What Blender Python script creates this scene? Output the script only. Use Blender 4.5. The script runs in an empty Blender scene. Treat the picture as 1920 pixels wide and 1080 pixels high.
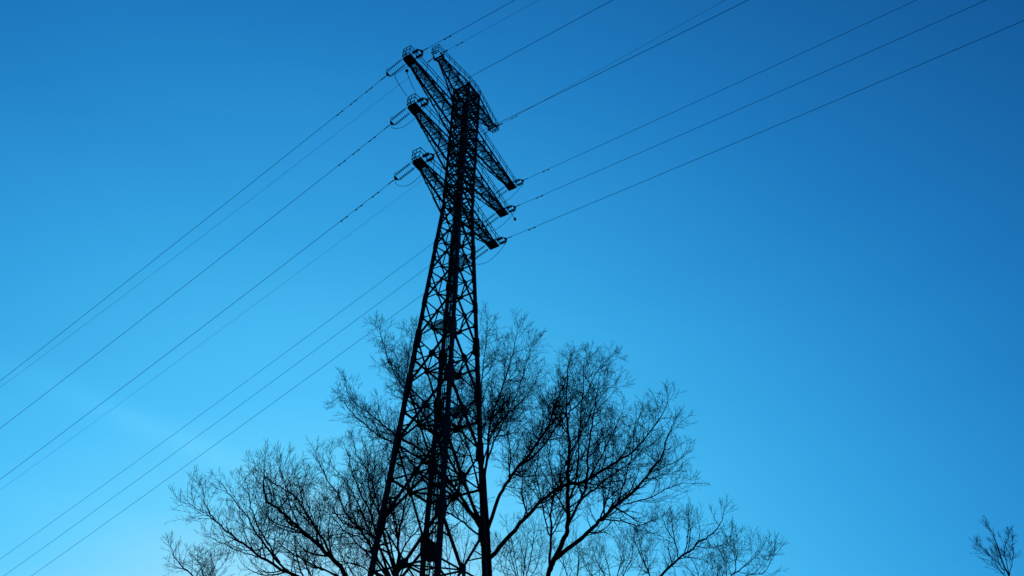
import bpy, math, random
from mathutils import Vector, Matrix
R = math.radians
sc = bpy.context.scene
col = sc.collection
V = Vector

# ------------------------------------------------------------------ camera
PITCH, ROLL, F = 0.70004, 0.010, 1400.0
CAMZ = 1.6
cd = bpy.data.cameras.new('camera'); cam = bpy.data.objects.new('camera', cd); col.objects.link(cam)
cd.sensor_width = 36; cd.lens = 36 * F / 1920; cd.clip_end = 20000; cd.clip_start = .1
cam.matrix_world = Matrix.Translation((0, 0, CAMZ)) @ Matrix.Rotation(math.pi/2 + PITCH, 4, 'X') @ Matrix.Rotation(ROLL, 4, 'Z')
sc.camera = cam

def at(px, py, Y):
    """world point seen at photo position (px, py) at distance Y north of the viewer"""
    c, s = math.cos(ROLL), math.sin(ROLL)
    x, y = px - 960, py - 540
    a, b = (c*x + s*y)/F, (-s*x + c*y)/F
    d = V((a, math.cos(PITCH) + b*math.sin(PITCH), math.sin(PITCH) - b*math.cos(PITCH)))
    return V((0, 0, CAMZ)) + d * (Y / d.y)

# ------------------------------------------------------------------ materials
def mat(name, c1, c2, scale=6, rough=.6, metal=0., spec=.3, bump=0., bscale=None, detail=5):
    m = bpy.data.materials.new(name); m.use_nodes = True
    nt = m.node_tree; n = nt.nodes; l = nt.links; b = n['Principled BSDF']
    tc = n.new('ShaderNodeTexCoord'); no = n.new('ShaderNodeTexNoise'); no.inputs['Scale'].default_value = scale
    no.inputs['Detail'].default_value = detail
    l.new(tc.outputs['Object'], no.inputs['Vector'])
    r = n.new('ShaderNodeValToRGB'); r.color_ramp.elements[0].position = .35; r.color_ramp.elements[1].position = .68
    r.color_ramp.elements[0].color = (*c1, 1); r.color_ramp.elements[1].color = (*c2, 1)
    l.new(no.outputs['Fac'], r.inputs['Fac']); l.new(r.outputs['Color'], b.inputs['Base Color'])
    b.inputs['Roughness'].default_value = rough; b.inputs['Metallic'].default_value = metal
    b.inputs['Specular IOR Level'].default_value = spec
    if bump:
        n2 = n.new('ShaderNodeTexNoise'); n2.inputs['Scale'].default_value = bscale or scale*5; n2.inputs['Detail'].default_value = 6
        l.new(tc.outputs['Object'], n2.inputs['Vector'])
        bp = n.new('ShaderNodeBump'); bp.inputs['Strength'].default_value = bump; bp.inputs['Distance'].default_value = .02
        l.new(n2.outputs['Fac'], bp.inputs['Height']); l.new(bp.outputs['Normal'], b.inputs['Normal'])
    return m
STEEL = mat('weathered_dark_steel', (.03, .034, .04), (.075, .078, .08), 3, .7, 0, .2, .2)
GRATE = mat('grating_steel', (.02, .022, .026), (.05, .052, .055), 8, .6, 0, .25)
CERAM = mat('brown_porcelain', (.018, .012, .01), (.035, .02, .015), 4, .3, 0, .3)
ALU = mat('weathered_conductor', (.02, .022, .025), (.04, .042, .045), 2, .6, 0, .25)
CONC = mat('concrete', (.2, .2, .19), (.32, .31, .29), 4, .9, 0, .2, .4)
BARK = mat('grey_brown_bark', (.03, .02, .03), (.075, .05, .07), 5, .9, 0, .1, .6, 30)
TWIG = mat('twig_bark', (.06, .028, .05), (.11, .05, .09), 3, .85, 0, .1)
LAMP = mat('lamp_housing', (.03, .01, .008), (.05, .015, .01), 3, .4, 0, .4)

# ------------------------------------------------------------------ mesh helpers
class MB:
    def __init__(s): s.v = []; s.f = []
    def quadring(s, rings, cap=True):
        k = len(rings[0]); b = len(s.v)
        for r in rings: s.v.extend(r)
        for i in range(len(rings)-1):
            for j in range(k):
                j2 = (j+1) % k
                s.f.append((b+i*k+j, b+i*k+j2, b+(i+1)*k+j2, b+(i+1)*k+j))
        if cap:
            s.f.append(tuple(b+j for j in reversed(range(k)))); s.f.append(tuple(b+(len(rings)-1)*k+j for j in range(k)))
    def angle(s, a, b, w, t=None, up=None, e=None):
        """an L-section steel member from a to b; e = (e1, e2) directions of its two flanges"""
        t = t or max(.008, w*.12)
        d = (b-a).normalized()
        if e is None:
            up = up or (V((0, 0, 1)) if abs(d.z) < .9 else V((1, 0, 0)))
            e1 = d.cross(up).normalized(); e2 = d.cross(e1).normalized()
            a = a - (e1+e2)*w*.25; b = b - (e1+e2)*w*.25
        else: e1, e2 = e
        pr = [V((0, 0))]
        pf = [(0, 0), (w, 0), (w, t), (t, t), (t, w), (0, w)]
        s.quadring([[p + e1*x + e2*y for x, y in pf] for p in (a, b)])
    def bar(s, a, b, w, h=None, up=None):
        h = h or w; d = (b-a).normalized()
        up = up or (V((0, 0, 1)) if abs(d.z) < .95 else V((1, 0, 0)))
        x = d.cross(up).normalized(); y = x.cross(d).normalized()
        s.quadring([[p + x*i*w/2 + y*j*h/2 for i, j in ((-1, -1), (1, -1), (1, 1), (-1, 1))] for p in (a, b)])
    def tube(s, pts, rad, k=6, cap=True):
        if not hasattr(rad, '__len__'): rad = [rad]*len(pts)
        rings = []
        d = (pts[1]-pts[0]).normalized()
        x = d.orthogonal().normalized()
        for i, p in enumerate(pts):
            if i: 
                d = (pts[min(i+1, len(pts)-1)] - pts[i-1]).normalized()
                x = (x - d*x.dot(d)).normalized()
            y = d.cross(x)
            rings.append([p + (x*math.cos(6.2832*j/k) + y*math.sin(6.2832*j/k))*rad[i] for j in range(k)])
        s.quadring(rings, cap)
    def disc(s, c, d, prof, k=12):
        x = d.orthogonal().normalized(); y = d.cross(x)
        s.quadring([[c + d*h + (x*math.cos(6.2832*j/k) + y*math.sin(6.2832*j/k))*r for j in range(k)] for h, r in prof])
    def ball(s, c, r, k=8):
        s.disc(c, V((0, 0, 1)), [(r*math.sin(a), max(.001, r*math.cos(a))) for a in [(-90+180*i/6)*math.pi/180 for i in range(7)]], k)
    def plate(s, c, e1, e2, n, w, h, t=.014, cut=.25):
        """gusset plate with clipped corners"""
        q = cut
        pf = [(-1+q, -1), (1-q, -1), (1, -1+q), (1, 1-q), (1-q, 1), (-1+q, 1), (-1, 1-q), (-1, -1+q)]
        s.quadring([[c + n*k + e1*x*w/2 + e2*y*h/2 for x, y in pf] for k in (-t/2, t/2)])
    def build(s, name, m, parent=None, origin=None, smooth=False):
        me = bpy.data.meshes.new(name)
        o0 = origin if origin is not None else (parent_origin(parent) if parent else V((0, 0, 0)))
        me.from_pydata([tuple(p - o0) for p in s.v], [], s.f); me.materials.append(m)
        if smooth: me.polygons.foreach_set('use_smooth', [True]*len(me.polygons))
        me.update()
        ob = bpy.data.objects.new(name, me); col.objects.link(ob)
        if parent: ob.parent = parent; ob.location = o0 - parent_origin(parent)
        else: ob.location = o0
        return ob
def parent_origin(p):
    o = V((0, 0, 0))
    while p is not None: o = o + p.location; p = p.parent
    return o
def empty(name, loc):
    o = bpy.data.objects.new(name, None); o.location = loc; o.empty_display_size = .5; col.objects.link(o); return o
def tag(o, label, cat, group=None, kind=None):
    if label: o['label'] = label
    if cat: o['category'] = cat
    if group: o['group'] = group
    if kind: o['kind'] = kind
    return o

# ------------------------------------------------------------------ ground
rg = random.Random(3)
g = MB(); N = 40; S = 6000.
def gx(i): t = (i/N)*2-1; return S*abs(t)**3*(1 if t > 0 else -1)
gh = {}
for j in range(N+1):
    for i in range(N+1):
        x, y = gx(i), gx(j)+40
        r = math.hypot(x, y-20)
        z = 0 if r < 70 else min(1, (r-70)/400)*rg.uniform(-2.5, 1)
        g.v.append(V((x, y, z)))
for j in range(N):
    for i in range(N):
        a = j*(N+1)+i; g.f.append((a, a+1, a+N+2, a+N+1))
GR = mat('winter_grass', (.035, .04, .018), (.09, .08, .045), .6, .95, 0, .1, .5, 12)
go = g.build('ground', GR); go['kind'] = 'structure'

# ------------------------------------------------------------------ pylon
C0 = V((-4.12327, 39.0, 0)); PS = .546824
U = V((-math.sin(PS), -math.cos(PS), 0)); W = V((math.cos(PS), -math.sin(PS), 0)); Z = V((0, 0, 1))
def P(a, b, z): return C0 + U*a + W*b + Z*z
ZW = 40.58 + CAMZ; HW = .835; HB = 2.812; SL = (HB-HW)/40.58; ZT = 55.06 + CAMZ
def hw(z): return HW if z >= ZW else HW + (ZW-z)*SL
tower = empty('transmission_tower', C0)
tag(tower, 'tall dark steel lattice pylon with walkway crossarms rising in front of bare trees', 'pylon')
corners = [(1, 1), (1, -1), (-1, -1), (-1, 1)]
def K(c, z, inset=0): w = hw(z)-inset; return P(c[0]*w, c[1]*w, z)

# legs
splice = [6.2, 12.1, 17.55, 22.3, 26.2, 29.8, 33.0, 38.2, 43.5, 49.]
for c in corners:
    m = MB(); e = (U*(-c[0]), W*(-c[1]))
    q = (e[0]+e[1])
    m.bar(K(c, .35)+q*.07, K(c, 30)+q*.07, .225, .225, up=U); m.bar(K(c, 30)+q*.07, K(c, ZW)+q*.07, .2, .2, up=U)
    m.bar(K(c, ZW)+q*.06, K(c, ZT)+q*.06, .155, .155, up=U)
    leg = m.build('leg', STEEL, tower, K(c, .35))
    for i, z in enumerate(splice):
        s = MB(); L = .7 if z < 30 else .45
        ww = (.275 if z < 30 else .245) if z < ZW else .2
        s.bar(K(c, z-L)+q*(.07 if z < ZW else .06), K(c, z+L)+q*(.07 if z < ZW else .06), ww, ww, up=U)
        s.build('splice_plate', STEEL, leg, K(c, z))
    f = MB()
    f.disc(K(c, -.3), Z, [(0, .75), (.45, .75), (.5, .7), (.5, .45), (.75, .4)], 16)
    f.build('footing', CONC, tower, K(c, 0))

# bracing levels
lv = [ZW, 40.0, 38.0, 35.6, 33.0, 29.8, 26.2, 22.3, 17.55, 12.1, 6.2, .6]
up = [ZW]; nup = 12
for i in range(nup): up.append(ZW + (ZT-ZW)*(i+1)/nup)
faces = [(corners[i], corners[(i+1) % 4]) for i in range(4)]
def face_frame(c, d):
    t = (K(d, 5)-K(c, 5)).normalized(); n = V(t).cross(Z).normalized()
    if n.dot(K(c, 5)-C0) < 0: n = -n
    return t, n
for c, d in faces:
    m = MB(); t, n = face_frame(c, d)
    for hi, lo in zip(lv, lv[1:]):
        w = .115 + .035*max(0, min(1, (34-lo)/14))
        big = hi < 31
        o1, o2 = -n*.012, -n*(.02+w*.5)
        m.angle(K(c, hi)+o1, K(d, lo)+o1, w, e=(-n, Z)); m.angle(K(d, hi)+o2, K(c, lo)+o2, w, e=(-n, Z))
        wh, wl = hw(hi), hw(lo); fx = wh/(wh+wl); zc = hi + (lo-hi)*fx
        mid = (K(c, zc)+K(d, zc))/2
        m.angle(K(c, zc)-n*.1, K(d, zc)-n*.1, w*.75, e=(-n, -Z))
        sz = .34 if not big else .5
        m.plate(mid - n*.05, t, Z, n, sz, sz*1.1)
        for q, sgn in ((c, 1), (d, -1)):
            gw = .34 if not big else .46
            m.plate(K(q, hi) + t*sgn*gw*.45 - n*.03, t, Z, n, gw, gw*2.0)
            m.plate(K(q, zc) + t*sgn*.2 - n*.08, t, Z, n, .24, .26)
        if big:
            for q in (c, d):
                A = K(q, hi); m.angle(K(q, (hi+zc)/2)-n*.05, A + (mid-A)*.5 - n*.05, w*.5)
                A = K(q, lo); m.angle(K(q, (lo+zc)/2)-n*.05, A + (mid-A)*.5 - n*.05, w*.5)
    zs = up
    for i, (lo, hi) in enumerate(zip(zs, zs[1:])):
        m.angle(K(c, lo)-n*.012, K(d, hi)-n*.012, .11, e=(-n, Z)); m.angle(K(d, lo)-n*.06, K(c, hi)-n*.06, .11, e=(-n, Z))
        m.angle(K(c, hi)-n*.1, K(d, hi)-n*.1, .1, e=(-n, -Z))
        for q, sgn in ((c, 1), (d, -1)): m.plate(K(q, hi)+t*sgn*.15-n*.03, t, Z, n, .3, .36)
        mz = (lo+hi)/2; m.plate((K(c, mz)+K(d, mz))/2-n*.04, t, Z, n, .22, .22)
    m.angle(K(c, ZW)-n*.1, K(d, ZW)-n*.1, .1, e=(-n, -Z))
    m.build('face_bracing', STEEL, tower, (K(c, 20)+K(d, 20))/2)

# horizontal diaphragms at the crossing level of every panel, and in the shaft
def mids(z): w = hw(z)-.09; return [P(w, 0, z), P(0, -w, z), P(-w, 0, z), P(0, w, z)]
for hi, lo in zip(lv[1:], lv[2:-1]):
    m = MB(); wh, wl = hw(hi), hw(lo); z = hi + (lo-hi)*wh/(wh+wl) - .03; q = mids(z); w = .085
    for i in range(4): m.angle(q[i], q[(i+1) % 4], w)
    if hi < 31: m.angle(q[0], q[2], w); m.angle(q[1]-Z*.05, q[3]-Z*.05, w)
    m.build('diaphragm', STEEL, tower, P(0, 0, z))
for z in up[::2]:
    m = MB(); q = [K(c, z-.12, .06) for c in corners]
    m.angle(q[0], q[2], .09); m.angle(q[1]-Z*.06, q[3]-Z*.06, .09)
    m.build('diaphragm', STEEL, tower, P(0, 0, z))

# ladder inside the far corner and cable run on the near corner leg
def ladder(name, f, z0, z1, wid=.42, cage=True):
    m = MB(); side = (U-W).normalized()
    for s in (-1, 1): m.bar(f(z0)+side*s*wid/2, f(z1)+side*s*wid/2, .05, .03)
    z = z0+.3
    while z < z1:
        m.bar(f(z)-side*wid/2, f(z)+side*wid/2, .026); z += .3
    return m
lad = lambda z: P(-hw(z)*.42, -hw(z)*.42, z)
ladder('', lad, .8, ZT+.9).build('ladder', STEEL, tower)
lad2 = lambda z: K((1, 1), z, .42)
mm = ladder('', lad2, 3, ZW, .34); mm.build('ladder', STEEL, tower)
for k, (o, f) in enumerate(((-.12, .8), (.02, .8), (.1, .72), (-.08, .3), (.06, .12), (-.05, -.1), (.1, -.2), (-.1, -.7), (.08, -.78))):
    pts = []; z = 2.; rr = random.Random(k); m = MB()
    while z < ZT-1.5:
        w_ = hw(z); pts.append(P(w_*f, w_*f, z) + (U-W)*o + V((rr.uniform(-.03, .03), rr.uniform(-.03, .03), 0))); z += 1.7
    m.tube(pts, .018 if k % 2 else .026, 5); m.build('riser_cable', ALU, tower, pts[0])
# safety cage hoops round the inner ladder
for z0 in [3.2+1.05*i for i in range(48)]:
    c_ = lad(z0); m = MB(); d1 = (U-W).normalized(); d2 = (U+W).normalized()
    m.tube([c_ + d1*.34*math.cos(a) + d2*(.62*math.sin(a)) for a in [math.pi*j/8 for j in range(9)]], .018, 4); m.build('cage_hoop', STEEL, tower, c_)
for k in (1, 4, 7):
    m = MB(); a_ = math.pi*k/8; o_ = (U-W).normalized()*.34*math.cos(a_) + (U+W).normalized()*.62*math.sin(a_)
    m.bar(lad(3.2)+o_, lad(3.2+1.05*47)+o_, .035, .012); m.build('cage_strap', STEEL, tower, lad(3.2)+o_)
# cable junction box on the centre line
m = MB(); zc = 16.2
m.quadring([[P(i*.27, j*.27, z) for i, j in ((-1, -1), (1, -1), (1, 1), (-1, 1))] for z in (zc-.38, zc+.4)])
bx = m.build('junction_box', STEEL, tower, P(0, 0, zc))
m = MB(); m.quadring([[P(i*.33, j*.33, z) for i, j in ((-1, -1), (1, -1), (1, 1), (-1, 1))] for z in (zc+.403, zc+.45)]); m.build('lid', STEEL, bx)

# grating builder
def grating(c, e1, e2, L, Wd, gap=.085, t=.046, cross=.34):
    """bearing bars along e1, cross bars along e2"""
    m = MB(); n = int(Wd/gap)
    for i in range(n+1):
        y = -Wd/2 + Wd*i/n
        m.bar(c - e1*L/2 + e2*y, c + e1*L/2 + e2*y, t, .03)
    n = max(1, int(L/cross))
    for i in range(n+1):
        x = -L/2 + L*i/n
        m.bar(c + e1*x - e2*Wd/2, c + e1*x + e2*Wd/2, .025, .02)
    return m
for z, a, b in ((31.2, .15, -.45), (36.7, -.1, .5), (24.6, -.2, .55)):
    w = hw(z)
    grating(P(a*w, b*w, z), U, W, min(1.2, w*.95), min(1.2, w*.95)).build('rest_platform', GRATE, tower)

# crossarms ------------------------------------------------------
def crossarm(s, A, H, drop, label, plate=True, npan=5):
    """s=+1 towards the viewer's left, -1 right; A reach, H deck height"""
    TW = .36 if plate else .3
    RW = HW; x0 = HW; x1 = A - .38
    def ch(x, b): f = (x-x0)/(x1-x0); return P(s*x, b*(RW + (TW-RW)*f), H)
    def lo(x, b): f = (x-x0)/(x1-x0); return P(s*x, b*(RW + (TW*.9-RW)*f), H - drop + (drop-.2)*f)
    m = MB()
    for b in (-1, 1):
        m.angle(ch(x0-.1, b), ch(x1, b), .13, .016, e=(W*(-b), -Z))
        m.angle(lo(x0-.05, b), lo(x1, b), .11, .014, e=(W*(-b), Z))
    xs = [x0 + (x1-x0)*(i/npan)**.93 for i in range(npan+1)]
    for i in range(npan):
        a, c = xs[i], xs[i+1]
        m.angle(ch(a, -1)-Z*.02, ch(c, 1)-Z*.02, .065); m.angle(ch(a, 1)-Z*.09, ch(c, -1)-Z*.09, .065)
        m.bar(ch(c, -1)-Z*.05, ch(c, 1)-Z*.05, .07)
        m.angle(lo(a, -1), lo(c, 1), .055) if i % 2 else m.angle(lo(a, 1), lo(c, -1), .055)
        m.bar(lo(c, -1), lo(c, 1), .055)
        for b in (-1, 1):
            m.angle(lo(a, b), ch((a+c)/2, b), .06, e=(W*(-b), Z)); m.angle(ch((a+c)/2, b), lo(c, b), .06, e=(W*(-b), Z))
            m.plate(ch((a+c)/2, b)-Z*.1, U, Z, W, .26, .2); m.plate(lo(c, b)+Z*.06, U, Z, W, .24, .2)
    # diagonal stay from the lower root up to the body
    for b in (-1, 1): m.angle(P(s*x0, b*RW, H-drop-.02), lo(xs[1], b), .08)
    arm = m.build('crossarm', STEEL, tower, P(s*x0, 0, H)); arm['label'] = label
    # walkway
    L = x1 - x0 + .2
    grating(P(s*(x0+x1)/2, .02, H+.03), U, W, L, .56).build('walkway_grating', GRATE, arm)
    # end platform
    e = MB()
    if plate:
        xc = A-.1; hl = .36; hwid = .37
        e.quadring([[P(s*xc + i*hl, j*hwid, z) for i, j in ((-1, -1), (1, -1), (1, 1), (-1, 1))] for z in (H-.26, H+.0)])
        for j in (-1, 1): e.bar(P(s*(xc-.5), j*.33, H-.1), P(s*(xc+.3), j*.33, H-.1), .05, .3)
    else:
        xc = A-.15
        for j in (-1, 1): e.bar(P(s*(xc-.25), j*.36, H-.06), P(s*(xc+.3), j*.36, H-.06), .09, .14)
        e.bar(P(s*(xc), -.5, H-.1), P(s*(xc), .5, H-.1), .12, .12)
    # outboard frame
    xo = A+.42
    for j in (-1, 0, 1): e.bar(P(s*(A+.2), j*.32, H), P(s*xo, j*.32, H), .05)
    for x in (A+.26, xo): e.bar(P(s*x, -.34, H+.01), P(s*x, .34, H+.01), .055)
    e.build('end_platform', STEEL, arm)
    # handrail: along the +W side and round the end
    h = MB(); T = .92 if plate else .8
    def rail(a, b, n):
        for z in (T, T*.55): h.bar(a+Z*z, b+Z*z, .042)
        for i in range(n+1):
            p = a + (b-a)*i/n; h.bar(p-Z*.05, p+Z*(T+.01), .04)
    bs = 1
    rail(ch(x0, bs)+W*.03, P(s*(A-.3), .4, H), 5)
    rail(P(s*(A-.3), .4, H), P(s*xo, .34, H), 1)
    rail(P(s*xo, .34, H), P(s*xo, -.34, H), 2)
    rail(P(s*xo, -.34, H), P(s*(A+.1), -.38, H), 1)
    h.build('handrail', STEEL, arm)
    return arm
ARMS = {}
LV = {'1': (50.335+CAMZ, 7.582), '2': (45.757+CAMZ, 6.270), '3': (40.94+CAMZ, 4.929), 'E': (ZT, 4.374)}
words = {'1': 'longest crossarm, the uppermost that carries insulators', '2': 'middle crossarm that carries insulators', '3': 'shortest and lowest crossarm that carries insulators', 'E': 'short topmost crossarm without insulators holding the earth wire'}
for k, (H, A) in LV.items():
    for s in (1, -1):
        ARMS[k, s] = crossarm(s, A, H, 1.25 if k != 'E' else 1.4, words[k] + (' on the left' if s > 0 else ' on the right'), k != 'E', 5 if k == '1' else 4 if k == '2' else 3)
# deck inside the body at arm levels, and guard rail on the top
for k, (H, A) in LV.items():
    grating(P(0, .02, H+.03), U, W, 2*HW-.1, .7).build('body_deck', GRATE, tower)
h = MB()
def rail2(a, b, n, T=.85):
    for z in (T, T*.55): h.bar(a+Z*z, b+Z*z, .042)
    for i in range(n+1):
        p = a + (b-a)*i/n; h.bar(p-Z*.05, p+Z*(T+.01), .04)
rail2(P(HW, HW+.02, ZT), P(-HW, HW+.02, ZT), 2); rail2(P(-HW, HW, ZT), P(-HW, .2, ZT), 1)
# curved ladder hand holds over the top edge
for a in (-.15, .35):
    h.tube([P(a, HW+.05, ZT-2), P(a, HW+.28, ZT-.6), P(a, HW+.3, ZT+.4), P(a, HW+.05, ZT+.85), P(a, .2, ZT+.8)], .02, 5)
h.build('top_guardrail', STEEL, tower)
# extra plan struts under the roof
m = MB()
for i in range(4):
    a = K(corners[i], ZT-.04, .02); m.angle(a, K(corners[(i+1) % 4], ZT-.04, .02), .12)
    m.angle(P(0, 0, ZT-.06), (a + K(corners[(i+1) % 4], ZT-.04, .02))/2, .07); m.angle(P(0, 0, ZT-.06), a, .07)
m.build('roof_frame', STEEL, tower)

# warning lamps on booms at the middle crossarm tips
H, A = LV['2']
def boom(pts, ball, arm):
    m = MB(); m.tube(pts, .024, 6); b = m.build('lamp_boom', STEEL, tower)
    if ball:
        m = MB(); m.ball(pts[-1]+Z*.05, .13, 12); m.disc(pts[-1]-Z*.12, Z, [(0, .06), (.06, .1), (.1, .1)], 10); m.build('warning_lamp', LAMP, b, smooth=True)
def tipdir(px0, px1, A, H, s): return None
boom([P(A+.5, .38, H+1.0), P(A+1.2, .42, H+1.35), P(A+1.65, .42, H+1.75), P(A+1.75, .42, H+2.0)], True, None)
boom([P(A+.5, -.4, H+1.0), P(A+1.3, -.5, H+1.4), P(A+1.8, -.6, H+1.85), P(A+1.85, -.6, H+2.2)], False, None)
boom([P(-A-.1, .42, H+.3), P(-A-.5, .55, H+.1), P(-A-1.05, .6, H-.25)], True, None)

# ------------------------------------------------------------------ wires
FIT = {(-1, '1'): (.0165, .3507, .0308), (-1, '2'): (.0194, .3564, .0427), (-1, '3'): (.0204, .3567, .0493),
 (-1, 'r1'): (.0208, .3601, .0373), (-1, 'r2'): (.0211, .3606, .0319), (-1, 'r3'): (.02, .3538, .026),
 (-1, 'E'): (.0166, .3331, .0699), (-1, 'rE'): (.0144, .34, .0293), (1, '1'): (.0281, .0736, .0302),
 (1, 'E'): (.0299, .0696, .0346), (1, '2'): (.0355, .0528, .0338), (1, '3'): (.0346, .0574, .0354),
 (1, 'rE'): (.0508, -.0065, .0201), (1, 'r1'): (.038, .043, .032), (1, 'r2'): (.0373, .0456, .0284), (1, 'r3'): (.0379, .0425, .0246)}
nm = {'1': 'upper', '2': 'middle', '3': 'lowest', 'E': 'topmost'}
def path(side, key, H, A):
    az, gg, cc = FIT[side, key]; sg = -1 if key[0] == 'r' else 1
    d = (W*math.cos(az) + U*math.sin(az))*side
    p0 = P(sg*A, 0, H) + W*side*.37
    def f(T, off=0.): return p0 + d*T + Z*(-gg*T + cc/100*T*T) + U*off
    return f, d
def damper(f, T, parent, r=.036):
    m = MB(); a, b, c = f(T-.24), f(T), f(T+.24); dn = -Z*.09
    m.bar(b, b+dn, .03, .04); m.tube([a+dn, b+dn, c+dn], .009, 5)
    ax = (c-a).normalized()
    for q, s in ((a, -1), (c, 1)):
        m.disc(q+dn-ax*.09, ax, [(0, r*.7), (.03, r), (.15, r), (.18, r*.6)], 8)
    return m.build('vibration_damper', ALU, parent)
PITCHD = .146
for (side, key), _ in FIT.items():
    kk = key.replace('r', ''); H, A = LV[kk]; f, d = path(side, key, H, A)
    lr = 'right' if key[0] == 'r' else 'left'
    wd = 'running away to the lower left' if side < 0 else 'running overhead to the upper right'
    slope0 = (f(.1)-f(0)).normalized()
    if kk != 'E':
        # insulator set: yoke, two strings, yoke
        t = empty('insulator_set', f(0))
        tag(t, 'twin ribbed insulator strings, %s %s crossarm tip, pulling %s' % (nm[kk], lr, 'to the lower left' if side < 0 else 'to the upper right'), 'insulator', 'insulator sets at the crossarm tips')
        lat = U.copy(); lat = (lat - slope0*lat.dot(slope0)).normalized(); nrm = slope0.cross(lat)
        sp = .24; ND = 9 if side < 0 else 5; pd = PITCHD if side < 0 else .115; L = ND*pd; lk = .26 if side < 0 else .1
        base = f(0); q0 = base + slope0*lk
        for s in (-1, 1):
            m = MB(); a = q0 + lat*s*sp
            m.tube([base + lat*s*sp, a], .022, 6)
            m.tube([a, a+slope0*(L+.05)], .02, 6)
            for i in range(ND):
                m.disc(a + slope0*(.03 + i*pd), slope0, [(0, .03), (.02, .045), (.05, .05), (.06, .127), (.07, .13), (.075, .09), (.085, .03)], 14)
            m.build('insulator_string', CERAM, t)
        m = MB(); yk = q0 + slope0*(L+.1)
        m.quadring([[yk + lat*x + slope0*y + nrm*zz for x, y in ((-.27, -.03), (.27, -.03), (.27, .02), (.04, .2), (-.04, .2), (-.27, .02))] for zz in (-.012, .012)])
        m.build('yoke_plate', STEEL, t)
        # arcing ring
        for q in (1, -1):
            m = MB(); m.tube([yk + lat*.27*q, yk + lat*.36*q - slope0*.12 + nrm*.12, yk + lat*.3*q - slope0*.3 + nrm*.2], .012, 5); m.build('arcing_horn', STEEL, t)
        T0 = lk+L+.3
        m = MB(); 
    else: T0 = .0; m = MB()
    az, gg, cc = FIT[side, key]
    Tend = 170 if side < 0 else 150
    pts = [f(T0 + (Tend-T0)*(i/70)**1.6) for i in range(71)]
    rad = .0165 if kk != 'E' else .0095
    m.tube(pts, rad, 6)
    ph = 'thin earth wire' if kk == 'E' else 'conductor'
    name = 'earth_wire' if kk == 'E' else 'power_line'
    w = m.build(name, ALU, None, f(T0), smooth=True)
    tag(w, '%s from the %s %s crossarm tip %s' % (ph, nm[kk], lr, wd), 'earth wire' if kk == 'E' else 'power line', 'wires strung from the pylon')
    if kk == 'E':
        m = MB(); m.tube([f(0), f(.5)], .035, 6); m.disc(f(.45), slope0, [(0, .05), (.1, .07), (.2, .03)], 8); m.build('wire_clamp', STEEL, w)
        for T in ((1.5,) if side < 0 else (1.9,)): damper(f, T, w, .034)
    else:
        m = MB(); m.tube([f(T0-.05), f(T0+.45)], .035, 6); m.build('tension_clamp', ALU, w)
        tt = {(-1): (3.4, 4.9, 6.2), 1: (3.3,)}[side]
        if side < 0 and lr == 'right': tt = (3.4, 4.9)
        for T in tt: damper(f, T, w)
# jumper loops between the two clamps of each phase
for kk in '123':
    for sg, lr in ((1, 'left'), (-1, 'right')):
        H, A = LV[kk]; key = kk if sg > 0 else 'r'+kk
        fa, _ = path(-1, key, H, A); fb, _ = path(1, key, H, A)
        a, b = fa(1.75), fb(1.0)
        dp = {'1': .75, '2': 1.5, '3': 1.7}[kk] if sg > 0 else 1.35
        pts = []
        for i in range(25):
            t = i/24; p = a.lerp(b, t); s_ = (4*t*(1-t))**.6
            pts.append(p - Z*dp*s_ + W*.12*math.sin(6.28*t))
        m = MB(); m.tube(pts, .017, 6)
        j = m.build('jumper_cable', ALU, None, a, smooth=True)
        tag(j, 'slack jumper cable looping under the %s crossarm tip on the %s side' % (nm[kk], lr), 'jumper cable', 'jumper loops under the crossarm tips')

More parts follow.
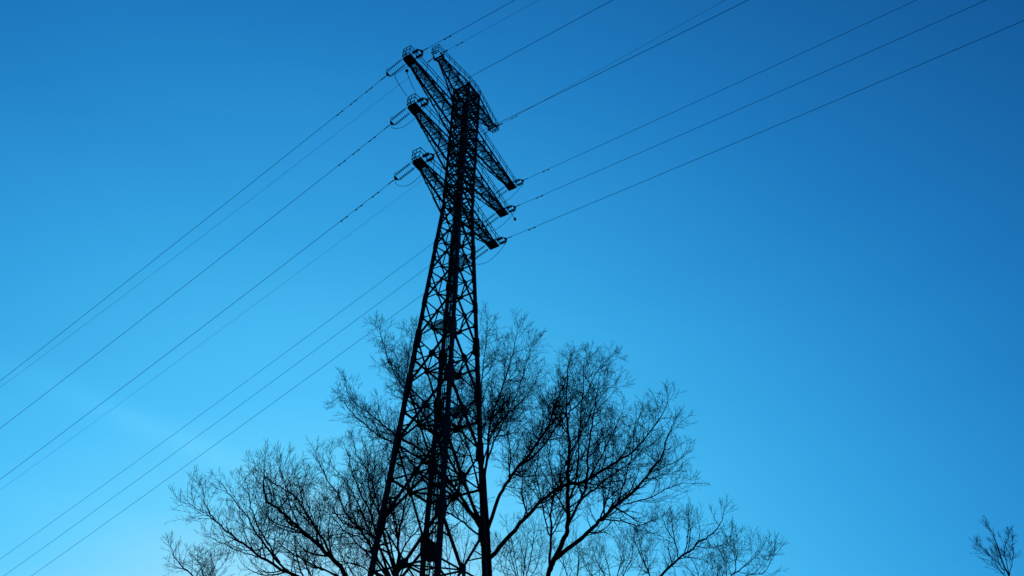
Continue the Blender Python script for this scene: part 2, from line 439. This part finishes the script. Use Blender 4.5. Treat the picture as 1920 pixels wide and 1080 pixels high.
# ------------------------------------------------------------------ trees
def rv(r):
    return V((r.gauss(0, 1), r.gauss(0, 1), r.gauss(0, 1))).normalized()
class Tree:
    def __init__(s, seed, dens=1., tw=.0088, scale=1., sp=1., lm=1.):
        s.sp = sp; s.lm = lm
        s.r = random.Random(seed); s.wood = MB(); s.tw = MB(); s.dens = dens; s.rt = tw; s.sc = scale; s.n = 0
    def smooth(s, pts, sub=4):
        out = []
        n = len(pts)
        for i in range(n-1):
            p0, p1, p2, p3 = pts[max(i-1, 0)], pts[i], pts[i+1], pts[min(i+2, n-1)]
            for k in range(sub):
                t = k/sub
                out.append(.5*((2*p1) + (p2-p0)*t + (2*p0-5*p1+4*p2-p3)*t*t + (3*p1-p0-3*p2+p3)*t*t*t))
        out.append(pts[-1]); return out
    def limb(s, pts, r0, r1=.012, start=.2, sprout=True, spread=1., Lmul=1., k=7, wig=.05):
        pts = s.smooth(pts); n = len(pts)
        for i in range(1, n-1): pts[i] = pts[i] + rv(s.r)*wig
        seg = [(pts[i+1]-pts[i]).length for i in range(n-1)]; L = sum(seg)
        rad = []; acc = 0
        for i in range(n):
            f = acc/L; rad.append(r0*(1-f)**.8*(1) + r1*f if f < 1 else r1)
            if i < n-1: acc += seg[i]
        s.wood.tube(pts, rad, k, True)
        if not sprout: return pts, rad
        acc = 0; nxt = start*L
        for i in range(n-1):
            while nxt < acc+seg[i]:
                t = (nxt-acc)/seg[i]; p = pts[i].lerp(pts[i+1], t); d = (pts[i+1]-pts[i]).normalized()
                f = nxt/L
                bl = (.75 + 3.2*(1-f)**.75)*s.r.uniform(.35, 1.15)*s.lm*s.sc
                s.grow(p, s.fork(d, s.r.uniform(30, 72)*s.sp), bl, min(rad[i]*.6, .013+.0155*bl), 1)
                nxt += s.r.uniform(.19, .5)/s.dens*s.sc
            acc += seg[i]
        # terminal fan
        d = (pts[-1]-pts[-3]).normalized()
        for _ in range(3): s.grow(pts[-1], s.fork(d, s.r.uniform(5, 35)), s.r.uniform(.5, 1.1)*s.lm*s.sc, .012, 2)
        return pts, rad
    def fork(s, d, ang):
        a = rv(s.r); x = (a - d*a.dot(d)).normalized()
        q = (d*math.cos(R(ang)) + x*math.sin(R(ang))); q.z += .06; return q.normalized()
    def grow(s, p, d, L, r0, lvl):
        step = {1: .26, 2: .17, 3: .12}[lvl]*s.sc
        n = max(2, int(L/step)); step = L/n
        pts = [p]; wob = {1: .13, 2: .15, 3: .15}[lvl]; curl = rv(s.r)*(.05 + .03*lvl)
        ch = []
        for i in range(n):
            d = (d + rv(s.r)*wob + curl + V((0, 0, .085))).normalized()
            p = p + d*step; pts.append(p); ch.append(d)
        r1 = s.rt*.7
        r0 = max(r0, s.rt)
        rad = [r0 + (r1-r0)*(i/n) for i in range(n+1)]
        (s.wood if lvl == 1 else s.tw).tube(pts, rad, 5 if lvl == 1 else 3, False)
        s.n += 1
        if lvl >= 3: return
        gap = {1: .26, 2: .2}[lvl]/s.dens*s.sc
        nxt = gap*(1.3 if lvl == 1 else .9)
        while nxt < L:
            i = min(n-1, int(nxt/step)); q = pts[i].lerp(pts[i+1], nxt/step - i); f = nxt/L
            if lvl == 1: cl = (.5 + .52*L*(1-f))*s.r.uniform(.35, 1.3)
            else: cl = (.22 + .35*L*(1-f))*s.r.uniform(.4, 1.4)
            s.grow(q, s.fork(ch[i], s.r.uniform(32, 75)), cl, rad[i]*.66, lvl+1)
            nxt += gap*s.r.uniform(.5, 1.5)
        for _ in range(2): s.grow(pts[-1], s.fork(d, s.r.uniform(12, 35)), .35*s.sc, rad[-1], lvl+1)
    def finish(s, root, label, group='bare winter trees behind the pylon', cat='tree'):
        t = empty('bare_tree', root); tag(t, label, cat, group)
        s.wood.build('trunk', BARK, t, smooth=True); s.tw.build('crown', TWIG, t)
        return t

def img_limb(pix, Y0, Y1): 
    n = len(pix); return [at(x, y, Y0 + (Y1-Y0)*(i/(n-1))**1.2) for i, (x, y) in enumerate(pix)]

def make_tree(seed, base_px, Y, top_pts, limbs, label, trunk_r, dens=1., **kw):
    """base_px: x of the trunk where it leaves the picture; limbs: (pixels, dY at the tip, radius)"""
    T = Tree(seed, dens, **kw)
    p = at(*top_pts[0], Y); root = V((p.x + T.r.uniform(-.3, .3), Y, 0))
    if 'root' in globals().get('_opt', {}): root = _opt['root']
    low = [root, root.lerp(p, .35) + V((.15, .1, 0)), root.lerp(p, .7)] + [at(x, y, Y) for x, y in top_pts]
    # trunk with root flare
    sm = T.smooth(low, 4); n = len(sm)
    rad = [trunk_r*(1.45 - .45*min(1, i/4)) * (1 - .55*(i/(n-1))) * 1.25 for i in range(n)]
    T.wood.tube(sm, rad, 12, True)
    for pix, dY, r in limbs:
        ys = Y
        T.limb(img_limb(pix, Y, Y+dY), r*.86)
    return T, root

# A: the big tree right behind the pylon
T, root = make_tree(11, None, 46, [(916, 1130), (914, 1080), (911, 1000), (907, 930), (905, 880)], [
  ([(914, 1052), (948, 1015), (983, 973), (1015, 940), (1054, 913), (1100, 901), (1144, 873), (1184, 849), (1207, 824), (1240, 782), (1253, 744)], -4, .17),
  ([(913, 1000), (933, 938), (951, 905), (969, 879), (999, 843), (1028, 799), (1044, 751), (1058, 720), (1067, 687), (1076, 655)], 3, .15),
  ([(969, 879), (1007, 849), (1049, 793), (1071, 769), (1098, 742), (1116, 700), (1135, 678), (1150, 664)], 2, .09),
  ([(909, 900), (913, 858), (920, 786), (944, 719), (962, 660), (972, 612)], -2, .11),
  ([(906, 890), (925, 830), (945, 790), (968, 740), (985, 690), (1000, 640)], 2.5, .08),
  ([(905, 890), (900, 800), (903, 720), (910, 650), (915, 600)], 1, .09),
  ([(905, 1000), (880, 955), (850, 912), (815, 880), (775, 852), (735, 830), (703, 812), (674, 788), (652, 763), (634, 742)], -3, .14),
  ([(850, 912), (820, 872), (780, 838), (740, 814), (700, 781), (664, 755), (651, 732), (649, 715)], -1, .10),
  ([(900, 975), (865, 900), (830, 840), (795, 780), (760, 733), (735, 692), (718, 640), (706, 600)], 2, .12),
  ([(795, 780), (775, 740), (764, 700), (770, 640), (774, 612)], 3, .06),
  ([(903, 930), (880, 850), (860, 770), (850, 700), (846, 650)], 3, .08),
  ([(903, 1010), (870, 980), (835, 960), (800, 945), (770, 900)], 4, .08),
  ([(906, 870), (930, 800), (990, 740), (1010, 700)], 4, .06),
  ([(951, 905), (958, 860), (950, 800), (956, 750)], 4, .05),
  ([(1015, 940), (1005, 890), (1010, 850), (1000, 810)], 3, .05),
  ([(852, 914), (830, 850), (815, 790), (810, 730), (800, 690)], 4, .06),
  ([(880, 955), (850, 930), (800, 905), (765, 880), (740, 870)], 4, .06),
], '', .36, 1.12)
T.finish(root, 'largest bare tree, thick trunk behind the right leg of the pylon, limbs both sides')

# B: the forked tree to the right
T, root = make_tree(23, None, 44, [(1024, 1120), (1028, 1078), (1034, 1056)], [
  ([(1030, 1070), (1037, 1051), (1055, 1015), (1064, 988), (1064, 938), (1065, 885), (1068, 843), (1064, 800), (1061, 762), (1064, 709), (1069, 672)], 2, .19),
  ([(1064, 988), (1088, 938), (1100, 902), (1102, 853), (1109, 800), (1116, 760), (1122, 720), (1128, 690)], -2, .11),
  ([(1036, 1052), (1058, 1034), (1100, 1000), (1124, 977), (1159, 945), (1189, 922), (1213, 891), (1242, 853), (1248, 828), (1260, 800), (1266, 785)], -3, .16),
  ([(1124, 977), (1147, 974), (1175, 979), (1198, 986), (1223, 976), (1245, 965)], 1, .06),
  ([(1169, 945), (1213, 935), (1248, 918), (1278, 906), (1296, 907)], 0, .05),
  ([(1031, 1060), (1033, 997), (1034, 953), (1040, 926), (1052, 888), (1050, 850)], 3, .10),
  ([(1033, 1010), (1025, 986), (1019, 956), (1010, 935), (981, 899), (962, 870)], 3, .06),
  ([(1088, 938), (1100, 929), (1133, 902), (1173, 873), (1200, 850), (1225, 830)], 1, .08),
  ([(1067, 855), (1093, 804), (1113, 764), (1129, 740), (1152, 720), (1160, 708)], -2, .06),
  ([(1095, 915), (1120, 870), (1140, 830), (1160, 790), (1170, 760)], 3, .06),
  ([(1213, 891), (1235, 880), (1262, 868), (1278, 858)], 1, .04),
  ([(1064, 950), (1082, 890), (1085, 820), (1092, 750), (1095, 690), (1100, 665)], 4, .08),
  ([(1159, 945), (1172, 900), (1185, 850), (1190, 800), (1205, 770)], 3, .06),
  ([(1124, 977), (1140, 930), (1148, 880), (1150, 830)], 4, .06),
  ([(1040, 926), (1030, 860), (1034, 800), (1028, 740)], 3, .05),
], '', .2, .88)
T.finish(root, 'bare tree with forked trunk, second from the pylon on its right, rounded dense crown')

# C: left tree whose stem shows inside the pylon's left foot
T, root = make_tree(37, None, 45, [(745, 1130), (744, 1078), (749, 1042)], [
  ([(747, 1050), (748, 1000), (756, 960), (765, 920), (775, 880)], 2, .10),
  ([(738, 1105), (715, 1060), (693, 1023), (677, 993), (657, 975), (643, 953), (633, 925), (614, 900), (602, 875), (592, 850)], -2, .10),
  ([(735, 1090), (712, 1030), (700, 983), (690, 950), (675, 925), (664, 895), (655, 860), (645, 830)], 2, .10),
  ([(728, 1040), (715, 980), (705, 930), (690, 885), (668, 850), (660, 815)], 0, .08),
  ([(700, 983), (695, 940), (700, 900), (703, 860), (700, 830)], -3, .06),
  ([(693, 1023), (670, 1005), (640, 1000), (610, 1005), (590, 985)], 2, .05),
  ([(677, 993), (650, 985), (630, 962), (608, 935), (590, 915)], -3, .05),
  ([(745, 1060), (760, 1020), (785, 990), (800, 950)], 3, .07),
  ([(748, 1010), (735, 960), (722, 900), (715, 860)], 3, .07),
  ([(736, 1100), (700, 1075), (665, 1058), (630, 1052), (600, 1060)], 3, .06),
  ([(742, 1070), (722, 1020), (690, 1000), (664, 1000)], -3, .05),
  ([(742, 1085), (716, 1035), (688, 985), (672, 945), (648, 905), (628, 880), (612, 850)], 1, .08),
  ([(745, 1075), (725, 1000), (700, 940), (690, 900), (690, 860), (680, 830)], 4, .07),
  ([(738, 1100), (700, 1050), (660, 1010), (628, 975), (604, 950)], 4, .07),
  ([(748, 1040), (742, 980), (740, 930), (748, 880), (745, 850)], -2, .06),
], '', .2, .92, lm=.9)
T.finish(root, 'bare tree behind the left leg of the pylon, fine dense crown reaching left')

# D: the wide tree on the left
T, root = make_tree(41, None, 43, [(716, 1200), (690, 1140), (668, 1108)], [
  ([(668, 1108), (647, 1077), (627, 1050), (593, 1020), (560, 988), (537, 969), (516, 950), (498, 935), (494, 900), (497, 860)], -2, .17),
  ([(627, 1050), (600, 1002), (568, 953), (550, 930), (532, 916), (508, 902), (490, 885), (479, 870)], 2, .09),
  ([(660, 1120), (600, 1098), (541, 1075), (488, 1044), (455, 1020), (425, 996), (404, 976), (387, 950), (380, 915)], -3, .13),
  ([(404, 976), (385, 962), (364, 952), (352, 940)], -1, .04),
  ([(552, 1080), (532, 1065), (498, 1025), (474, 988), (460, 964), (440, 940), (424, 920), (414, 905)], 2, .08),
  ([(525, 1055), (500, 1015), (482, 985), (470, 950), (467, 925), (460, 900)], 3, .06),
  ([(593, 1020), (565, 1000), (530, 985), (500, 970), (480, 935)], 3, .06),
  ([(560, 988), (545, 950), (530, 900), (520, 870)], -2, .05),
  ([(680, 1120), (640, 1085), (610, 1070), (585, 1062), (555, 1050)], -3, .06),
  ([(700, 1150), (668, 1090), (640, 1040), (622, 1015)], 4, .06),
  ([(640, 1085), (590, 1060), (550, 1040), (520, 1015), (490, 1005)], 4, .07),
  ([(600, 1027), (590, 985), (575, 940), (560, 905)], 3, .05),
  ([(488, 1044), (450, 1035), (420, 1020), (395, 1008)], 1, .04),
], '', .22, .8)
T.finish(root, 'wide bare tree with long limbs reaching left towards the wires')

# E: low crown on the right
T, root = make_tree(53, None, 48, [(1190, 1230), (1205, 1150), (1215, 1110)], [
  ([(1215, 1110), (1241, 1078), (1270, 1049), (1300, 1029), (1306, 1019), (1330, 1005), (1350, 983), (1358, 955)], -2, .11),
  ([(1284, 1039), (1288, 1011), (1291, 993), (1290, 968)], 1, .05),
  ([(1272, 1047), (1266, 1019), (1250, 990), (1243, 970)], 2, .05),
  ([(1240, 1110), (1300, 1110), (1350, 1092), (1373, 1078), (1397, 1060), (1417, 1043), (1430, 1025)], -2, .08),
  ([(1377, 1076), (1380, 1050), (1378, 1025)], 1, .04),
  ([(1397, 1080), (1430, 1074), (1445, 1055), (1452, 1038)], -1, .03),
  ([(1225, 1110), (1215, 1070), (1200, 1040), (1190, 1015)], 2, .07),
  ([(1306, 1024), (1330, 1028), (1352, 1022), (1368, 1008)], 2, .035),
], '', .2, .95, lm=.78)
T.finish(root, 'bare tree low on the right with one long limb rising right')

# F: low tips at far left
T, root = make_tree(61, None, 50, [(470, 1260), (440, 1180), (412, 1130)], [
  ([(412, 1130), (388, 1105), (362, 1080), (338, 1060), (325, 1040), (320, 1018)], -1, .08),
  ([(400, 1120), (385, 1085), (375, 1060), (366, 1045)], 2, .05),
  ([(412, 1130), (405, 1090), (400, 1062), (395, 1045)], 2, .05),
], '', .2, .8, scale=.8, lm=.8)
T.finish(root, 'leftmost bare tree, only its low outer twigs showing')

# G: far right
T, root = make_tree(71, None, 52, [(1925, 1200), (1905, 1120), (1893, 1082)], [
  ([(1893, 1082), (1875, 1041), (1862, 1004), (1850, 985)], 0, .07),
  ([(1890, 1075), (1865, 1050), (1845, 1030), (1834, 1018)], 1, .035),
  ([(1893, 1078), (1884, 1040), (1888, 1015), (1892, 1000)], -1, .035),
  ([(1898, 1100), (1880, 1075), (1866, 1058), (1856, 1040)], -1, .035),
  ([(1893, 1078), (1900, 1040), (1898, 1012)], 1, .03),
], '', .15, .8, scale=.75, sp=.42, lm=.45)
T.finish(root, 'slender bare tree top alone at the lower right of the view')
# H: thin upright tree tips between trees A and B, farther off
for sd, bx, Y, lab, ll in ((81, 975, 62, 'distant slim bare tree low between the two big trunks right of the pylon',
      [([(975, 1110), (968, 1060), (960, 1020)], 1, .06), ([(978, 1100), (985, 1050), (990, 1000)], -1, .06), ([(980, 1105), (1005, 1065), (1012, 1030)], 1, .05), ([(972, 1110), (945, 1075), (935, 1040)], 1, .05), ([(976, 1108), (958, 1040), (950, 985)], 3, .06), ([(980, 1108), (998, 1030), (1005, 975)], 3, .06)]),
    (83, 1150, 60, 'distant bare tree filling the gap low between forked tree and right hand crown',
      [([(1150, 1110), (1140, 1060), (1132, 1030)], 1, .06), ([(1152, 1100), (1165, 1050), (1172, 1015)], -1, .06), ([(1150, 1105), (1105, 1075), (1090, 1045)], 1, .05), ([(1155, 1110), (1195, 1080), (1205, 1055)], 1, .05), ([(1150, 1108), (1118, 1050), (1108, 1010)], 3, .05), ([(1154, 1108), (1182, 1050), (1190, 1000)], 3, .05)]),
    (87, 1075, 57, 'distant bare tree low behind the fork of the forked trunk',
      [([(1075, 1115), (1060, 1070), (1040, 1030)], 1, .06), ([(1075, 1110), (1085, 1060), (1080, 1005)], -1, .06), ([(1078, 1112), (1110, 1080), (1135, 1060)], 1, .05), ([(1073, 1112), (1030, 1090), (1000, 1075)], 1, .05)]),
    (89, 1320, 60, 'distant bare tree low beneath the right hand crown',
      [([(1320, 1118), (1310, 1080), (1300, 1055)], 1, .05), ([(1322, 1115), (1345, 1085), (1350, 1055)], -1, .05), ([(1318, 1116), (1270, 1098), (1240, 1085)], 1, .05), ([(1324, 1118), (1380, 1100), (1400, 1085)], 1, .04)]),
    (85, 850, 58, 'distant bare tree seen low through the lattice between the pylon legs',
      [([(850, 1110), (840, 1050), (835, 1000)], 1, .06), ([(852, 1100), (872, 1040), (880, 985)], -1, .06), ([(845, 1105), (805, 1060), (790, 1015)], 1, .05), ([(842, 1110), (775, 1085), (752, 1040)], 1, .05), ([(855, 1112), (915, 1080), (938, 1045)], 1, .05)])):
    T, root = make_tree(sd, None, Y, [(bx, 1300), (bx, 1200), (bx, 1115)], ll, '', .2, .62, lm=1.15)
    T.finish(root, lab, 'bare winter trees behind the pylon')

# ------------------------------------------------------------------ light
SUN_EL, SUN_AZ = R(1.0), R(-60)         # azimuth measured from +Y (view direction), negative = left
w = bpy.data.worlds.new('World'); sc.world = w; w.use_nodes = True
nt = w.node_tree; n = nt.nodes; l = nt.links
bg = n['Background']
sky = n.new('ShaderNodeTexSky'); sky.sky_type = 'NISHITA'; sky.sun_disc = False
sky.sun_elevation = SUN_EL; sky.sun_rotation = SUN_AZ; sky.altitude = 100; sky.air_density = 1.0; sky.dust_density = .3; sky.ozone_density = 3.
# dusk balance: the sky model's brightness, deepened away from the afterglow, through the camera's cool tone curve
def math_(op, a, b=None):
    m = n.new('ShaderNodeMath'); m.operation = op
    for i, x in enumerate((a, b)):
        if x is None: continue
        if isinstance(x, (int, float)): m.inputs[i].default_value = x
        else: l.new(x, m.inputs[i])
    return m.outputs[0]
sep = n.new('ShaderNodeSeparateColor'); l.new(sky.outputs['Color'], sep.inputs['Color'])
tc = n.new('ShaderNodeTexCoord'); sx = n.new('ShaderNodeSeparateXYZ'); l.new(tc.outputs['Generated'], sx.inputs[0])
lum = math_('MULTIPLY', math_('MAXIMUM', sep.outputs['Green'], 1e-5), .15)
e1 = math_('ADD', math_('MULTIPLY', sx.outputs['X'], -.408), math_('MULTIPLY', sx.outputs['Y'], 3.01))
e2 = math_('ADD', math_('MULTIPLY', sx.outputs['Z'], .645), -2.505)
mp = n.new('ShaderNodeMapping'); mp.inputs['Scale'].default_value = (1, 1.5, 7); mp.inputs['Rotation'].default_value = (0, .35, 0)
nz = n.new('ShaderNodeTexNoise'); nz.inputs['Scale'].default_value = 1.6; nz.inputs['Detail'].default_value = 4
l.new(tc.outputs['Generated'], mp.inputs['Vector']); l.new(mp.outputs['Vector'], nz.inputs['Vector'])
e3 = math_('MULTIPLY', math_('SUBTRACT', nz.outputs['Fac'], .5), .10)
# a faint drawn-out contrail low in the left of the sky
d1 = (at(20, 690, 40) - V((0, 0, CAMZ))).normalized(); d2 = (at(450, 872, 40) - V((0, 0, CAMZ))).normalized(); nn = d1.cross(d2).normalized(); dm = (d1+d2).normalized()
def dot_(v):
    q = n.new('ShaderNodeVectorMath'); q.operation = 'DOT_PRODUCT'; l.new(tc.outputs['Generated'], q.inputs[0]); q.inputs[1].default_value = tuple(v); return q.outputs['Value']
off = math_('ADD', dot_(nn), math_('MULTIPLY', math_('SUBTRACT', nz.outputs['Fac'], .5), .03))
band = math_('EXPONENT', math_('MULTIPLY', math_('POWER', math_('ABSOLUTE', off), 2), -4500))
far = math_('EXPONENT', math_('MULTIPLY', math_('SUBTRACT', 1, dot_(dm)), -22))
n2 = n.new('ShaderNodeTexNoise'); n2.inputs['Scale'].default_value = 14; n2.inputs['Detail'].default_value = 5; l.new(tc.outputs['Generated'], n2.inputs['Vector'])
e4 = math_('MULTIPLY', math_('MULTIPLY', band, far), math_('MULTIPLY', n2.outputs['Fac'], .11))
val = math_('MULTIPLY', math_('POWER', lum, .352), math_('EXPONENT', math_('ADD', math_('ADD', e1, e2), math_('ADD', e3, e4))))
pos = math_('POWER', val, .5)
rp = n.new('ShaderNodeValToRGB'); l.new(pos, rp.inputs['Fac'])
def lin(c): c /= 255; return c/12.92 if c <= .04045 else ((c+.055)/1.055)**2.4
stops = [(0, 0, 0), (6, 30, 62), (12, 60, 112), (20, 92, 158), (27, 110, 178), (30, 120, 190), (35, 130, 199), (45, 149, 216), (55, 166, 229), (66, 179, 238), (78, 193, 252), (102, 208, 255), (190, 240, 255)]
cr = rp.color_ramp
for i, (r, g_, b) in enumerate(stops):
    p = lin(g_)**.5
    if i == 0: el = cr.elements[0]; el.position = 0
    elif i == 1: el = cr.elements[1]; el.position = p
    else: el = cr.elements.new(p)
    el.color = (lin(r), lin(g_), lin(b), 1)
vm = n.new('ShaderNodeVectorMath'); vm.operation = 'SCALE'; vm.inputs['Scale'].default_value = 1/.15
l.new(rp.outputs['Color'], vm.inputs[0]); l.new(vm.outputs[0], bg.inputs['Color']); bg.inputs['Strength'].default_value = .15
sd = bpy.data.lights.new('sun', 'SUN'); sd.energy = .05; sd.angle = R(.5); sd.color = (1, .8, .65)
so = bpy.data.objects.new('sun', sd); col.objects.link(so)
dv = V((math.sin(SUN_AZ)*math.cos(SUN_EL), math.cos(SUN_AZ)*math.cos(SUN_EL), math.sin(SUN_EL)))
so.rotation_euler = dv.to_track_quat('Z', 'Y').to_euler(); so.location = (0, 0, 80)
sc.view_settings.view_transform = 'Standard'; sc.view_settings.look = 'None'; sc.view_settings.gamma = 1
sc.view_settings.exposure = 0
print('FACES', sum(len(m.polygons) for m in bpy.data.meshes))
